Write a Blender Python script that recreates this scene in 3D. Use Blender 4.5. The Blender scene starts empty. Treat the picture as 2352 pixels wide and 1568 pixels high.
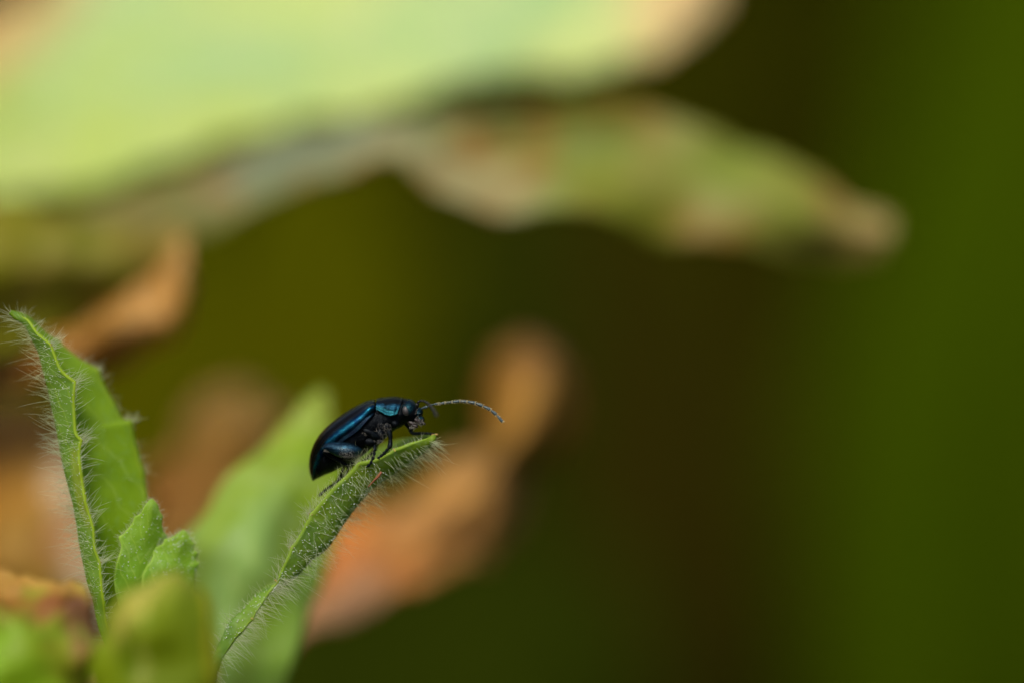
import bpy, math, random
import numpy as np
from mathutils import Vector
random.seed(7)
rng = np.random.default_rng(7)
R = math.radians

# ------------------------------------------------------------------ camera, sky, sun, exposure
# one Blender unit is one millimetre: this is a macro photograph of a 4 mm beetle
PITCH = R(20)
Z0 = 180.0                       # lens to the plane in focus
FRAME = 32.0                     # width seen in that plane
K = FRAME / 2352.0               # one drawing unit in the focus plane
HGT = 90.0                       # height of the leaves above the soil
FW = Vector((0, math.cos(PITCH), -math.sin(PITCH)))
UP = Vector((0, math.sin(PITCH), math.cos(PITCH)))
RT = Vector((1, 0, 0))
CAM = Vector((0, 0, HGT)) - FW * Z0
sc = bpy.context.scene
cd = bpy.data.cameras.new('camera')
cam = bpy.data.objects.new('camera', cd)
sc.collection.objects.link(cam)
cam.location = CAM
cam.rotation_euler = (R(90) - PITCH, 0, 0)
cd.sensor_width = 36
cd.lens = 36 * Z0 / FRAME
cd.clip_start = 1
cd.clip_end = 80000
cd.dof.use_dof = True
cd.dof.focus_distance = Z0
APERTURE = 15.0
cd.dof.aperture_fstop = cd.lens * 1e-3 / APERTURE
sc.camera = cam

SUN_EL, SUN_AZ = R(58), R(205)   # azimuth clockwise from +Y
w = bpy.data.worlds.new('World')
sc.world = w
w.use_nodes = True
nt = w.node_tree
sky = nt.nodes.new('ShaderNodeTexSky')
sky.sky_type = 'NISHITA'
sky.sun_disc = False
sky.sun_elevation = SUN_EL
sky.sun_rotation = SUN_AZ
sky.air_density = 1.0
sky.dust_density = 4.0
sky.ozone_density = 1.0
bg = nt.nodes['Background']
bg.inputs['Strength'].default_value = 0.15
nt.links.new(sky.outputs[0], bg.inputs['Color'])
sl = bpy.data.lights.new('sun', 'SUN')
sl.energy = 1.9
sl.angle = R(18)
sl.color = (1.0, 0.95, 0.86)
sun = bpy.data.objects.new('sun', sl)
sc.collection.objects.link(sun)
sd = Vector((math.sin(SUN_AZ) * math.cos(SUN_EL), math.cos(SUN_AZ) * math.cos(SUN_EL), math.sin(SUN_EL)))
sun.rotation_euler = (-sd).to_track_quat('-Z', 'Y').to_euler()
sun.location = (0, 0, 400)
sc.view_settings.view_transform = 'Standard'
sc.view_settings.look = 'None'
sc.view_settings.exposure = 0.4
sc.view_settings.gamma = 1
sc.view_settings.use_curve_mapping = False
sc.cycles.use_denoising = True
sc.cycles.max_bounces = 6
sc.cycles.transmission_bounces = 4

# ------------------------------------------------------------------ helpers
def P(x, y, d=0.0):
    """point at drawing position x, y and depth d (drawing units behind the plane in focus)"""
    z = Z0 + d * K
    f = z / Z0 * K
    return CAM + FW * z + RT * ((x - 1176) * f) + UP * ((784 - y) * f)

def B(X, Y, d=0.0):
    """finer drawing units for the beetle"""
    return P(677.4 + X * 0.216, 874.9 + Y * 0.216, d * 0.216)

def V(dx, dy, dd=0.0):
    return (RT * dx - UP * dy + FW * dd) * K

def cr(pts, t):
    n = len(pts)
    s = min(max(t, 0.0), 1.0) * (n - 1)
    i = min(int(s), n - 2)
    f = s - i
    p0, p1, p2, p3 = pts[max(i - 1, 0)], pts[i], pts[i + 1], pts[min(i + 2, n - 1)]
    r = []
    for a, b, c, d in zip(p0, p1, p2, p3):
        r.append(0.5 * (2 * b + (c - a) * f + (2 * a - 5 * b + 4 * c - d) * f * f + (3 * b - a - 3 * c + d) * f ** 3))
    return r

def lerp(pts, t):
    n = len(pts)
    s = min(max(t, 0.0), 1.0) * (n - 1)
    i = min(int(s), n - 2)
    f = s - i
    return [a + (b - a) * f for a, b in zip(pts[i], pts[i + 1])]

def wloc(o):
    v = Vector(o.location)
    while o.parent:
        o = o.parent
        v += Vector(o.location)
    return v

def obj(name, verts, faces, mat, parent=None, origin=None, uvs=None, smooth=True, kind=None):
    co = np.array([tuple(v) for v in verts], dtype=float)
    og = np.array(origin) if origin is not None else (co.min(0) + co.max(0)) / 2
    me = bpy.data.meshes.new(name)
    me.from_pydata((co - og).tolist(), [], faces)
    if uvs is not None:
        uvl = me.uv_layers.new(name='UVMap')
        li = np.empty(len(me.loops), dtype=np.int32)
        me.loops.foreach_get('vertex_index', li)
        uvl.data.foreach_set('uv', np.array(uvs, dtype=np.float32)[li].ravel())
    if smooth:
        me.polygons.foreach_set('use_smooth', [True] * len(me.polygons))
    me.materials.append(mat)
    me.update()
    o = bpy.data.objects.new(name, me)
    sc.collection.objects.link(o)
    loc = Vector(og)
    if parent:
        loc = loc - wloc(parent)
        o.parent = parent
    o.location = loc
    if kind:
        o['kind'] = kind
    return o

def thing(name, label, cat, loc, group=None):
    o = bpy.data.objects.new(name, None)
    o.empty_display_size = 2
    sc.collection.objects.link(o)
    o.location = loc
    o['label'] = label
    o['category'] = cat
    if group:
        o['group'] = group
    return o

def solid(o, th):
    m = o.modifiers.new('thickness', 'SOLIDIFY')
    m.thickness = th
    m.offset = 0
    return o

def gridfaces(n, m, wrap=False):
    f = []
    mm = m if wrap else m - 1
    for i in range(n - 1):
        for j in range(mm):
            k = (j + 1) % m
            f.append((i * m + j, i * m + k, (i + 1) * m + k, (i + 1) * m + j))
    return f

def noise3(p, s, seed=0.0):
    from mathutils import noise
    return noise.noise(Vector(p) * s + Vector((seed, seed * 1.7, -seed)))

class Leaf:
    """a leaf laid through rails that run from its tip to its base"""
    def __init__(self, rails, n=60, m=13, wrinkle=0.0, wscale=0.5, seed=0.0, bulge=0.0, far=1.0, teeth=(), ragged=0.0, rscale=0.012):
        self.n, self.m = n, m
        self.pts, self.uv = [], []
        for i in range(n):
            t = i / (n - 1)
            row = [cr(r, t) for r in rails]
            for j in range(m):
                u = j / (m - 1)
                x, y, d = [a * 0.5 + b * 0.5 for a, b in zip(cr(row, u), lerp(row, u))]
                for (tu, tt, tx, ty, su, st) in teeth:
                    g_ = math.exp(-((u - tu) / su) ** 2) * max(0.0, 1 - abs(t - tt) / st) ** 1.3
                    x += tx * g_
                    y += ty * g_
                if ragged:
                    x += ragged * (noise3((x, y, seed * 40), rscale, seed) + 0.5 * noise3((x, y, seed * 40), rscale * 2.6, seed + 5))
                    y += ragged * (noise3((x, y, seed * 40), rscale, seed + 11) + 0.5 * noise3((x, y, seed * 40), rscale * 2.6, seed + 17))
                p = P(x, y, d * far)
                if bulge:
                    p = p + FW * (-bulge * K * 4 * u * (1 - u))
                if wrinkle:
                    p = p + FW * (wrinkle * K * noise3(p, wscale, seed)) + UP * (0.35 * wrinkle * K * noise3(p, wscale, seed + 9))
                self.pts.append(p)
                self.uv.append((u, t))
    def build(self, name, mat, parent, th=0.12):
        o = obj(name, self.pts, gridfaces(self.n, self.m), mat, parent, uvs=self.uv)
        return solid(o, th)
    def at(self, u, t):
        a, b = u * (self.m - 1), t * (self.n - 1)
        j, i = min(int(a), self.m - 2), min(int(b), self.n - 2)
        fa, fb = a - j, b - i
        q = lambda i, j: self.pts[i * self.m + j]
        p = (q(i, j) * (1 - fa) + q(i, j + 1) * fa) * (1 - fb) + (q(i + 1, j) * (1 - fa) + q(i + 1, j + 1) * fa) * fb
        nrm = (q(i, j + 1) - q(i, j)).cross(q(i + 1, j) - q(i, j))
        if nrm.length > 0:
            nrm.normalize()
        if nrm.dot(FW) > 0:
            nrm = -nrm
        return p, nrm

def tube(path, radii, seg=10, caps=True, flat=1.0, flatdir=None):
    """verts and faces of a round tube along world points"""
    vs, n = [], len(path)
    tprev, nv = None, None
    for i in range(n):
        t = (path[min(i + 1, n - 1)] - path[max(i - 1, 0)]).normalized()
        if nv is None:
            ref = flatdir or FW
            nv = ref - t * ref.dot(t)
            if nv.length < 1e-4:
                nv = UP - t * UP.dot(t)
        else:
            nv = nv - t * nv.dot(t)
        nv.normalize()
        bv = t.cross(nv)
        for k in range(seg):
            a = 2 * math.pi * k / seg
            vs.append(path[i] + (nv * (math.cos(a) * flat) + bv * math.sin(a)) * radii[i])
    f = gridfaces(n, seg, True)
    if caps:
        vs.append(path[0]); c0 = len(vs) - 1
        vs.append(path[-1]); c1 = len(vs) - 1
        for k in range(seg):
            f.append((c0, (k + 1) % seg, k))
            f.append((c1, (n - 1) * seg + k, (n - 1) * seg + (k + 1) % seg))
    return vs, f

def smoothpath(ctrl, rad, n, fn):
    """ctrl: drawn (x, y, d); rad: radii; returns world path and interpolated radii"""
    path = [fn(*cr(ctrl, i / (n - 1))) for i in range(n)]
    rr = [max(cr([(r,) for r in rad], i / (n - 1))[0], 0.001) for i in range(n)]
    return path, rr

def tubeobj(name, ctrl, rad, mat, parent, n=24, seg=10, fn=P, k=K, flat=1.0, kind=None):
    path, rr = smoothpath(ctrl, rad, n, fn)
    vs, f = tube(path, [r * k for r in rr], seg, flat=flat)
    return obj(name, vs, f, mat, parent, kind=kind)

def hairs(name, specs, mat, parent, kind='stuff', seg=3, rings=5):
    """specs: (base point, direction, length, radius, bend vector), all in world units"""
    vs, fs = [], []
    fl = []
    for (b, d, L, r, bend) in specs:
        b = np.array(b); d = np.array(d); d = d / np.linalg.norm(d)
        bend = np.array(bend)
        a = np.cross(d, (0.3, 0.9, 0.2)); a /= np.linalg.norm(a)
        c = np.cross(d, a)
        o = len(vs)
        for i in range(rings):
            t = i / rings
            cen = b + d * L * t + bend * L * t * t
            rr = r * (1 - 0.65 * t)
            for k in range(seg):
                an = 2 * math.pi * k / seg
                vs.append(cen + (a * math.cos(an) + c * math.sin(an)) * rr)
        vs.append(b + d * L + bend * L)
        for i in range(rings - 1):
            for k in range(seg):
                k2 = (k + 1) % seg
                fs.append((o + i * seg + k, o + i * seg + k2, o + (i + 1) * seg + k2, o + (i + 1) * seg + k))
        e = o + rings * seg
        for k in range(seg):
            fs.append((o + (rings - 1) * seg + k, o + (rings - 1) * seg + (k + 1) % seg, e))
    return obj(name, vs, fs, mat, parent, kind=kind)

# ------------------------------------------------------------------ materials
def newmat(name):
    m = bpy.data.materials.new(name)
    m.use_nodes = True
    t = m.node_tree
    t.nodes.clear()
    return m, t, t.nodes, t.links

def N(nodes, kind, **kw):
    n = nodes.new(kind)
    for k, v in kw.items():
        setattr(n, k, v)
    return n

def mixcol(t, fac, a, b):
    n = t.nodes.new('ShaderNodeMix')
    n.data_type = 'RGBA'
    for s, v in ((n.inputs[0], fac), (n.inputs[6], a), (n.inputs[7], b)):
        if hasattr(v, 'links'):
            t.links.new(v, s)
        elif isinstance(v, (int, float)):
            s.default_value = v
        else:
            s.default_value = (*v, 1)
    return n.outputs[2]

def math_(t, op, a, b=0.0, c=None, clamp=False):
    n = t.nodes.new('ShaderNodeMath')
    n.operation = op
    n.use_clamp = clamp
    for s, v in zip(n.inputs, (a, b) if c is None else (a, b, c)):
        if hasattr(v, 'links'):
            t.links.new(v, s)
        else:
            s.default_value = v
    return n.outputs[0]

def smooth(t, v, lo, hi, a=0.0, b=1.0):
    n = t.nodes.new('ShaderNodeMapRange')
    n.interpolation_type = 'SMOOTHSTEP'
    t.links.new(v, n.inputs[0])
    for i, x in zip((1, 2, 3, 4), (lo, hi, a, b)):
        n.inputs[i].default_value = x
    return n.outputs[0]

def noise(t, scale, detail=3, rough=0.55, co=None, dist=0.0):
    n = t.nodes.new('ShaderNodeTexNoise')
    n.inputs['Scale'].default_value = scale
    n.inputs['Detail'].default_value = detail
    n.inputs['Roughness'].default_value = rough
    n.inputs['Distortion'].default_value = dist
    if co is not None:
        t.links.new(co, n.inputs['Vector'])
    return n.outputs['Fac']

def leafmat(name, stops, alt=None, altamt=0.6, nscale=0.4, spots=(), transl=0.3, rough=0.55,
            margin=None, mw=0.06, mside=(0,), midrib=None, veins=None, fine=None, bump=0.3, spec=0.3):
    m, t, ns, ln = newmat(name)
    tc = ns.new('ShaderNodeTexCoord')
    sep = ns.new('ShaderNodeSeparateXYZ')
    ln.new(tc.outputs['UV'], sep.inputs[0])
    u, v = sep.outputs[0], sep.outputs[1]
    ramp = ns.new('ShaderNodeValToRGB')
    el = ramp.color_ramp.elements
    while len(el) < len(stops):
        el.new(0.5)
    for e, (p, c) in zip(el, stops):
        e.position = p
        e.color = (*c, 1)
    if len(stops) == 1:
        el[0].color = el[1].color = (*stops[0][1], 1)
    wob = noise(t, nscale * 1.3, 2, co=tc.outputs['Object'])
    vv = math_(t, 'ADD', v, math_(t, 'MULTIPLY', math_(t, 'SUBTRACT', wob, 0.5), 0.12))
    ln.new(vv, ramp.inputs[0])
    col = ramp.outputs[0]
    nz = noise(t, nscale, 4, co=tc.outputs['Object'])
    if alt:
        col = mixcol(t, math_(t, 'MULTIPLY', smooth(t, nz, 0.4, 0.65), altamt), col, alt)
    for (su, sv, ru, rv, c, amt) in spots:
        du = math_(t, 'DIVIDE', math_(t, 'SUBTRACT', u, su), ru)
        dv = math_(t, 'DIVIDE', math_(t, 'SUBTRACT', v, sv), rv)
        r2 = math_(t, 'SQRT', math_(t, 'ADD', math_(t, 'MULTIPLY', du, du), math_(t, 'MULTIPLY', dv, dv)))
        r2 = math_(t, 'ADD', r2, math_(t, 'MULTIPLY', math_(t, 'SUBTRACT', wob, 0.5), 0.5))
        f = smooth(t, r2, 0.5, 1.15, amt, 0.0)
        col = mixcol(t, f, col, c)
    if veins:
        # side veins running obliquely from the midrib
        a = math_(t, 'ABSOLUTE', math_(t, 'SUBTRACT', u, 0.5))
        s = math_(t, 'ADD', math_(t, 'MULTIPLY', v, veins[1]), math_(t, 'MULTIPLY', a, veins[2]))
        s = math_(t, 'ADD', s, math_(t, 'MULTIPLY', wob, 1.2))
        fr = math_(t, 'ABSOLUTE', math_(t, 'SUBTRACT', math_(t, 'FRACT', s), 0.5))
        f = smooth(t, fr, 0.0, 0.10, 0.55, 0.0)
        col = mixcol(t, f, col, veins[0])
    if midrib:
        a = math_(t, 'ABSOLUTE', math_(t, 'SUBTRACT', u, 0.5))
        col = mixcol(t, smooth(t, a, 0.01, midrib[1], 0.9, 0.0), col, midrib[0])
    if margin:
        for sd_ in mside:
            e = u if sd_ == 0 else math_(t, 'SUBTRACT', 1.0, u)
            col = mixcol(t, smooth(t, math_(t, 'ADD', e, math_(t, 'MULTIPLY', math_(t, 'SUBTRACT', nz, 0.5), mw)), mw * 0.2, mw * 1.3, 0.85, 0.0), col, margin)
    if fine:
        nf = noise(t, fine[0], 3, 0.6, tc.outputs['Object'])
        col = mixcol(t, smooth(t, nf, 0.48, 0.68, 0.0, fine[2]), col, fine[1])
    p = ns.new('ShaderNodeBsdfPrincipled')
    ln.new(col, p.inputs['Base Color'])
    p.inputs['Roughness'].default_value = rough
    p.inputs['Specular IOR Level'].default_value = spec
    bp = ns.new('ShaderNodeBump')
    bp.inputs['Strength'].default_value = bump
    bp.inputs['Distance'].default_value = 0.05
    ln.new(noise(t, 6.0, 4, 0.6, tc.outputs['Object']), bp.inputs['Height'])
    ln.new(bp.outputs[0], p.inputs['Normal'])
    tr = ns.new('ShaderNodeBsdfTranslucent')
    hs = ns.new('ShaderNodeHueSaturation')
    hs.inputs['Saturation'].default_value = 1.1
    hs.inputs['Value'].default_value = 1.5
    ln.new(col, hs.inputs['Color'])
    ln.new(hs.outputs[0], tr.inputs['Color'])
    mx = ns.new('ShaderNodeMixShader')
    mx.inputs[0].default_value = transl
    out = ns.new('ShaderNodeOutputMaterial')
    ln.new(p.outputs[0], mx.inputs[1])
    ln.new(tr.outputs[0], mx.inputs[2])
    ln.new(mx.outputs[0], out.inputs[0])
    return m

def simplemat(name, col, rough=0.5, metal=0.0, alt=None, nscale=1.0, bump=0.0, bscale=10, bdist=0.02, spec=0.5, transl=0.0, coat=0.0, thr=(0.4, 0.65)):
    m, t, ns, ln = newmat(name)
    tc = ns.new('ShaderNodeTexCoord')
    p = ns.new('ShaderNodeBsdfPrincipled')
    p.inputs['Base Color'].default_value = (*col, 1)
    if alt:
        c = mixcol(t, smooth(t, noise(t, nscale, 4, 0.6, tc.outputs['Object']), *thr), col, alt)
        ln.new(c, p.inputs['Base Color'])
    p.inputs['Roughness'].default_value = rough
    p.inputs['Metallic'].default_value = metal
    p.inputs['Specular IOR Level'].default_value = spec
    p.inputs['Coat Weight'].default_value = coat
    if bump:
        bp = ns.new('ShaderNodeBump')
        bp.inputs['Strength'].default_value = bump
        bp.inputs['Distance'].default_value = bdist
        ln.new(noise(t, bscale, 3, 0.6, tc.outputs['Object']), bp.inputs['Height'])
        ln.new(bp.outputs[0], p.inputs['Normal'])
    out = ns.new('ShaderNodeOutputMaterial')
    if transl:
        tr = ns.new('ShaderNodeBsdfTranslucent')
        tr.inputs['Color'].default_value = (*[min(1, x * 1.4) for x in col], 1)
        mx = ns.new('ShaderNodeMixShader')
        mx.inputs[0].default_value = transl
        ln.new(p.outputs[0], mx.inputs[1])
        ln.new(tr.outputs[0], mx.inputs[2])
        ln.new(mx.outputs[0], out.inputs[0])
    else:
        ln.new(p.outputs[0], out.inputs[0])
    return m

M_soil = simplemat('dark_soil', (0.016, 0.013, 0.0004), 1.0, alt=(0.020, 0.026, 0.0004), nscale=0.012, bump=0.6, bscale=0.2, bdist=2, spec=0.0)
M_hair = simplemat('silvery_hair', (0.60, 0.64, 0.42), 0.4, transl=0.5, spec=0.4)
M_hair_b = simplemat('seta', (0.20, 0.19, 0.16), 0.35, metal=0.5)
M_gland = simplemat('gland_drop', (0.75, 0.85, 0.65), 0.08, transl=0.2, spec=0.9, coat=1.0)
M_stem = leafmat('green_stem', [(0, (0.16, 0.24, 0.03))], alt=(0.10, 0.18, 0.03), nscale=0.5, transl=0.1)
M_stem_b = leafmat('brown_stem', [(0, (0.20, 0.11, 0.04))], alt=(0.12, 0.07, 0.03), nscale=0.5, transl=0.1)

# sharp hairy leaves
M_leaf1 = leafmat('hairy_leaf_narrow', [(0, (0.20, 0.30, 0.02)), (0.2, (0.24, 0.36, 0.025)), (1, (0.18, 0.32, 0.03))],  # mottled green of the narrow leaf under the beetle
                  alt=(0.13, 0.26, 0.04), altamt=0.7, nscale=0.9, margin=(0.26, 0.39, 0.03), mw=0.055, mside=(0, 1),
                  fine=(5.0, (0.30, 0.42, 0.18), 0.35), transl=0.42, bump=0.6)
M_leaf2 = leafmat('hairy_leaf_tall', [(0, (0.25, 0.40, 0.02)), (0.55, (0.23, 0.38, 0.006)), (1, (0.22, 0.36, 0.006))],
                  alt=(0.17, 0.31, 0.003), altamt=0.7, nscale=0.5, margin=(0.34, 0.46, 0.02), mw=0.045, mside=(0, 1),
                  veins=((0.30, 0.44, 0.04), 9, -5), fine=(4.0, (0.26, 0.42, 0.10), 0.25), transl=0.45, bump=0.5,
                  spots=((0.22, 0.40, 0.27, 0.8, (0.15, 0.28, 0.04), 0.75), (0.10, 0.58, 0.16, 0.14, (0.36, 0.38, 0.03), 0.5)))
M_leaf3 = leafmat('young_leaf', [(0, (0.27, 0.44, 0.03)), (1, (0.17, 0.36, 0.015))], alt=(0.22, 0.40, 0.02), nscale=0.8,
                  veins=((0.36, 0.52, 0.06), 6, 4), fine=(3.5, (0.36, 0.52, 0.14), 0.35), bump=0.15, margin=(0.32, 0.48, 0.06), mw=0.05, mside=(0, 1), transl=0.4)

# ------------------------------------------------------------------ ground
def ground():
    vs, n = [], 61
    ext = []
    for i in range(n):
        a = (i - (n - 1) / 2) / ((n - 1) / 2)
        ext.append(math.copysign(abs(a) ** 3.2 * 30000, a))
    for i in range(n):
        for j in range(n):
            x, y = ext[j], ext[i] + 250
            z = 3.0 * noise3((x, y, 0), 0.02, 3) + 1.2 * noise3((x, y, 0), 0.09, 5)
            vs.append((x, y, z - 1.5))
    o = obj('ground', vs, gridfaces(n, n), M_soil)
    o['kind'] = 'structure'
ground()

# ------------------------------------------------------------------ far vegetation (far out of focus)
def plantstem(ctrl_top, parent, mat, r=60, n=16):
    """a stem from a drawn point straight down to the soil"""
    top = P(*ctrl_top)
    lean = Vector((random.uniform(-4, 4), random.uniform(-2, 6), 0))
    path, rad = [], []
    for i in range(n):
        t = i / (n - 1)
        path.append(Vector((top.x, top.y, top.z * (1 - t))) + lean * (t * t))
        rad.append(r * K * (0.75 + 0.45 * t))
    vs, f = tube(path, rad, 10)
    return obj('stem', vs, f, mat, parent)

def bladeat(name, x, y0, y1, d, wid, mat, parent, tilt=0.0, lean=0.0, seed=0, th=0.3):
    """a broad blade drawn from y0 (tip) down to y1"""
    L, Mx, Rr = [], [], []
    for i in range(9):
        t = i / 8
        y = y0 + (y1 - y0) * t
        hw = wid * 0.5 * (math.sin(math.pi * min(0.06 + t * 0.8, 1)) ** 0.55)
        cx = x + lean * (1 - t) ** 1.6
        L.append((cx - hw, y, d - tilt * hw)); Mx.append((cx, y, d + 0.25 * hw)); Rr.append((cx + hw, y, d + tilt * hw))
    return Leaf([L, Mx, Rr], 24, 7, wrinkle=60, wscale=0.06, seed=seed).build(name, mat, parent, th)

M_fg = leafmat('far_green', [(0, (0.036, 0.062, 0.0002)), (1, (0.033, 0.058, 0.0002))], alt=(0.042, 0.066, 0.0002), nscale=0.05, transl=0.15, rough=1, spec=0.02)
M_fo = leafmat('far_olive', [(0, (0.068, 0.068, 0.0002)), (1, (0.058, 0.060, 0.0002))], alt=(0.07, 0.09, 0.0002), nscale=0.05, transl=0.15, rough=1, spec=0.02)
M_fb = leafmat('far_brown', [(0, (0.021, 0.017, 0.0008)), (1, (0.021, 0.017, 0.0008))], alt=(0.018, 0.017, 0.001), nscale=0.05, transl=0.05, rough=1, spec=0.02)
M_fd = leafmat('far_dark_green', [(0, (0.020, 0.029, 0.001)), (1, (0.022, 0.033, 0.0005))], alt=(0.016, 0.022, 0.001), nscale=0.05, transl=0.1, rough=1, spec=0.02)

def far_plant(name, label, cat, blades, mat, stemmat, base):
    g = P(*base)
    t = thing(name, label, cat, (g.x, g.y, 0))
    for k, (x, y0, y1, d, wid, tilt, lean) in enumerate(blades):
        bladeat('leaf', x, y0, y1, d, wid, mat, t, tilt, lean, seed=k * 3.1)
    plantstem(base, t, stemmat, 120)
    return t

far_plant('green_shrub', 'tall bright green blurred shrub filling the far background on one side', 'shrub',
          [(2330, -500, 2300, 10500, 700, 0.2, 60), (2700, -400, 2400, 6500, 500, 0.1, -80), (2010, 300, 2500, 9500, 420, -0.2, 120)], M_fg, M_fg, (2350, 1900, 6900))
far_plant('olive_shrub', 'dim olive green blurred shrub in the background above the beetle', 'shrub',
          [(640, 280, 1900, 6600, 560, 0.2, 80), (250, 200, 2000, 7000, 520, -0.2, -60), (860, 520, 2200, 7400, 260, 0.1, 60)], M_fo, M_fo, (560, 1900, 6800))
far_plant('brown_stalk', 'dark brown blurred dead stalk rising in the middle of the background', 'dead plant',
          [(1500, 420, 2300, 7200, 330, 0.1, -120), (1650, 520, 2300, 8600, 260, 0.1, 40)], M_fb, M_fb, (1500, 2000, 7400))
far_plant('dark_weed', 'very dark green blurred weed behind the curled dry leaf', 'weed',
          [(1130, 380, 2300, 7800, 300, 0.1, 40), (900, 1130, 2300, 6000, 900, 0.1, 60), (1250, 1250, 2300, 6500, 500, 0.1, 60)], M_fd, M_fd, (1080, 2000, 7600))

def ground_cover():
    vs, fs = [], []
    for k in range(2600):
        x = random.uniform(-260, 260)
        y = random.uniform(120, 620)
        h = random.uniform(6, 22)
        a = random.uniform(0, 6.28)
        wv = Vector((math.cos(a), math.sin(a), 0)) * random.uniform(1.0, 2.6)
        le = Vector((random.uniform(-1, 1), random.uniform(-1, 1), 0)) * h * 0.5
        b = Vector((x, y, -1.5))
        o = len(vs)
        vs += [b - wv * 0.5, b + wv * 0.5, b + Vector((0, 0, h * .5)) + le * .3 + wv, b + Vector((0, 0, h * .5)) + le * .3 - wv, b + Vector((0, 0, h)) + le]
        fs += [(o, o + 1, o + 2, o + 3), (o + 3, o + 2, o + 4)]
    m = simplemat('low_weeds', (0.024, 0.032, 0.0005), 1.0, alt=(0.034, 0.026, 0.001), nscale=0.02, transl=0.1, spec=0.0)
    o = obj('ground_cover', vs, fs, m, kind='stuff')
    o['label'] = 'dark low weeds covering the soil far below the leaves'
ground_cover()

def sky_block_hedge():
    """added ring of meadow growth, out of view, that blocks the low sky light"""
    rg = np.random.default_rng(3)
    vs, fs = [], []
    for k in range(15000):
        a = rg.uniform(0, 2 * math.pi)
        q = rg.random()
        rad = 900 + 500 * q
        front = math.cos(a) < 0.2
        x, y = rad * math.sin(a), 60 + rad * math.cos(a)
        z = rg.random() ** 0.8 * (430 + 160 * math.sin(a * 5 + 1) + 100 * math.sin(a * 13))
        L_ = rg.uniform(50, 120)
        d1 = Vector(rg.normal(size=3)).normalized()
        d2 = d1.orthogonal().normalized()
        c = Vector((x, y, z))
        o = len(vs)
        vs += [c - d1 * L_ * .5, c + d2 * L_ * .22, c + d1 * L_ * .5, c - d2 * L_ * .22 + d1.cross(d2) * 4]
        fs += [(o, o + 1, o + 2, o + 3)]
    m = simplemat('sky_block_leaves', (0.026, 0.040, 0.0005), 1.0, alt=(0.036, 0.036, 0.0005), nscale=0.004, transl=0.15, spec=0.0)
    o = obj('sky_block_growth', vs, fs, m, kind='stuff', smooth=False)
    o['label'] = 'added ring of dark green growth blocking the low sky'
sky_block_hedge()  # unseen; keeps the bright horizon out of the beetle's reflections

# ------------------------------------------------------------------ tall plant behind: pale top leaf, long olive leaf, withered leaves at its foot
g = P(-560, 300, 1500)
tall = thing('tall_plant', 'blurred tall plant behind with broad pale green leaf overhead and withered brown lower leaves', 'plant', (g.x, g.y, 0))
M_top = leafmat('pale_leaf', [(0, (0.80, 0.64, 0.30)), (0.12, (0.80, 0.64, 0.30)), (0.20, (0.62, 0.69, 0.27)), (0.6, (0.49, 0.60, 0.20)), (1, (0.40, 0.50, 0.09))],
                alt=(0.41, 0.58, 0.27), altamt=0.9, nscale=0.16, transl=0.45, rough=0.6, spec=0.15, veins=((0.56, 0.62, 0.30), 9, 5), fine=(0.35, (0.62, 0.66, 0.30), 0.5),
                spots=((0.85, 0.75, 0.2, 0.35, (0.50, 0.58, 0.12), 0.6), (0.12, 0.35, 0.2, 0.15, (0.55, 0.60, 0.12), 0.7), (0.5, 0.0, 1.2, 0.19, (0.84, 0.66, 0.34), 0.95), (0.0, 0.82, 0.34, 0.28, (0.60, 0.36, 0.13), 0.95)))
Leaf([[(1640, -60, 1500), (1560, -330, 1500), (1200, -420, 1600), (700, -260, 1650), (260, -110, 1600), (40, 0, 1550), (-120, 80, 1500), (-430, 250, 1500)],
      [(1640, 0, 1480), (1480, -60, 1400), (1150, -60, 1400), (750, 30, 1380), (380, 120, 1350), (150, 210, 1350), (-60, 290, 1400), (-450, 380, 1450)],
      [(1625, 50, 1470), (1460, 150, 1300), (1130, 195, 1200), (750, 275, 1150), (380, 375, 1150), (150, 428, 1200), (-60, 460, 1250), (-480, 480, 1400)]],
     90, 31, far=1.6, wrinkle=110, wscale=0.16, seed=2, ragged=26).build('leaf', M_top, tall, 0.25)
M_olv = leafmat('olive_leaf', [(0, (0.28, 0.18, 0.06)), (0.09, (0.20, 0.21, 0.02)), (0.2, (0.17, 0.22, 0.02)), (0.4, (0.16, 0.22, 0.015)), (0.62, (0.17, 0.18, 0.06)), (0.8, (0.15, 0.16, 0.03)), (1, (0.13, 0.11, 0.01))],
                alt=(0.26, 0.19, 0.05), altamt=0.5, nscale=0.3, transl=0.25, fine=(0.5, (0.24, 0.12, 0.02), 0.7),
                spots=((0.9, 0.3, 0.3, 0.12, (0.15, 0.17, 0.005), 0.8), (0.25, 0.45, 0.36, 0.11, (0.09, 0.17, 0.006), 0.95), (0.85, 0.56, 0.28, 0.16, (0.34, 0.32, 0.14), 0.9), (0.5, 0.72, 0.4, 0.10, (0.17, 0.20, 0.11), 0.8)))
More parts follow.
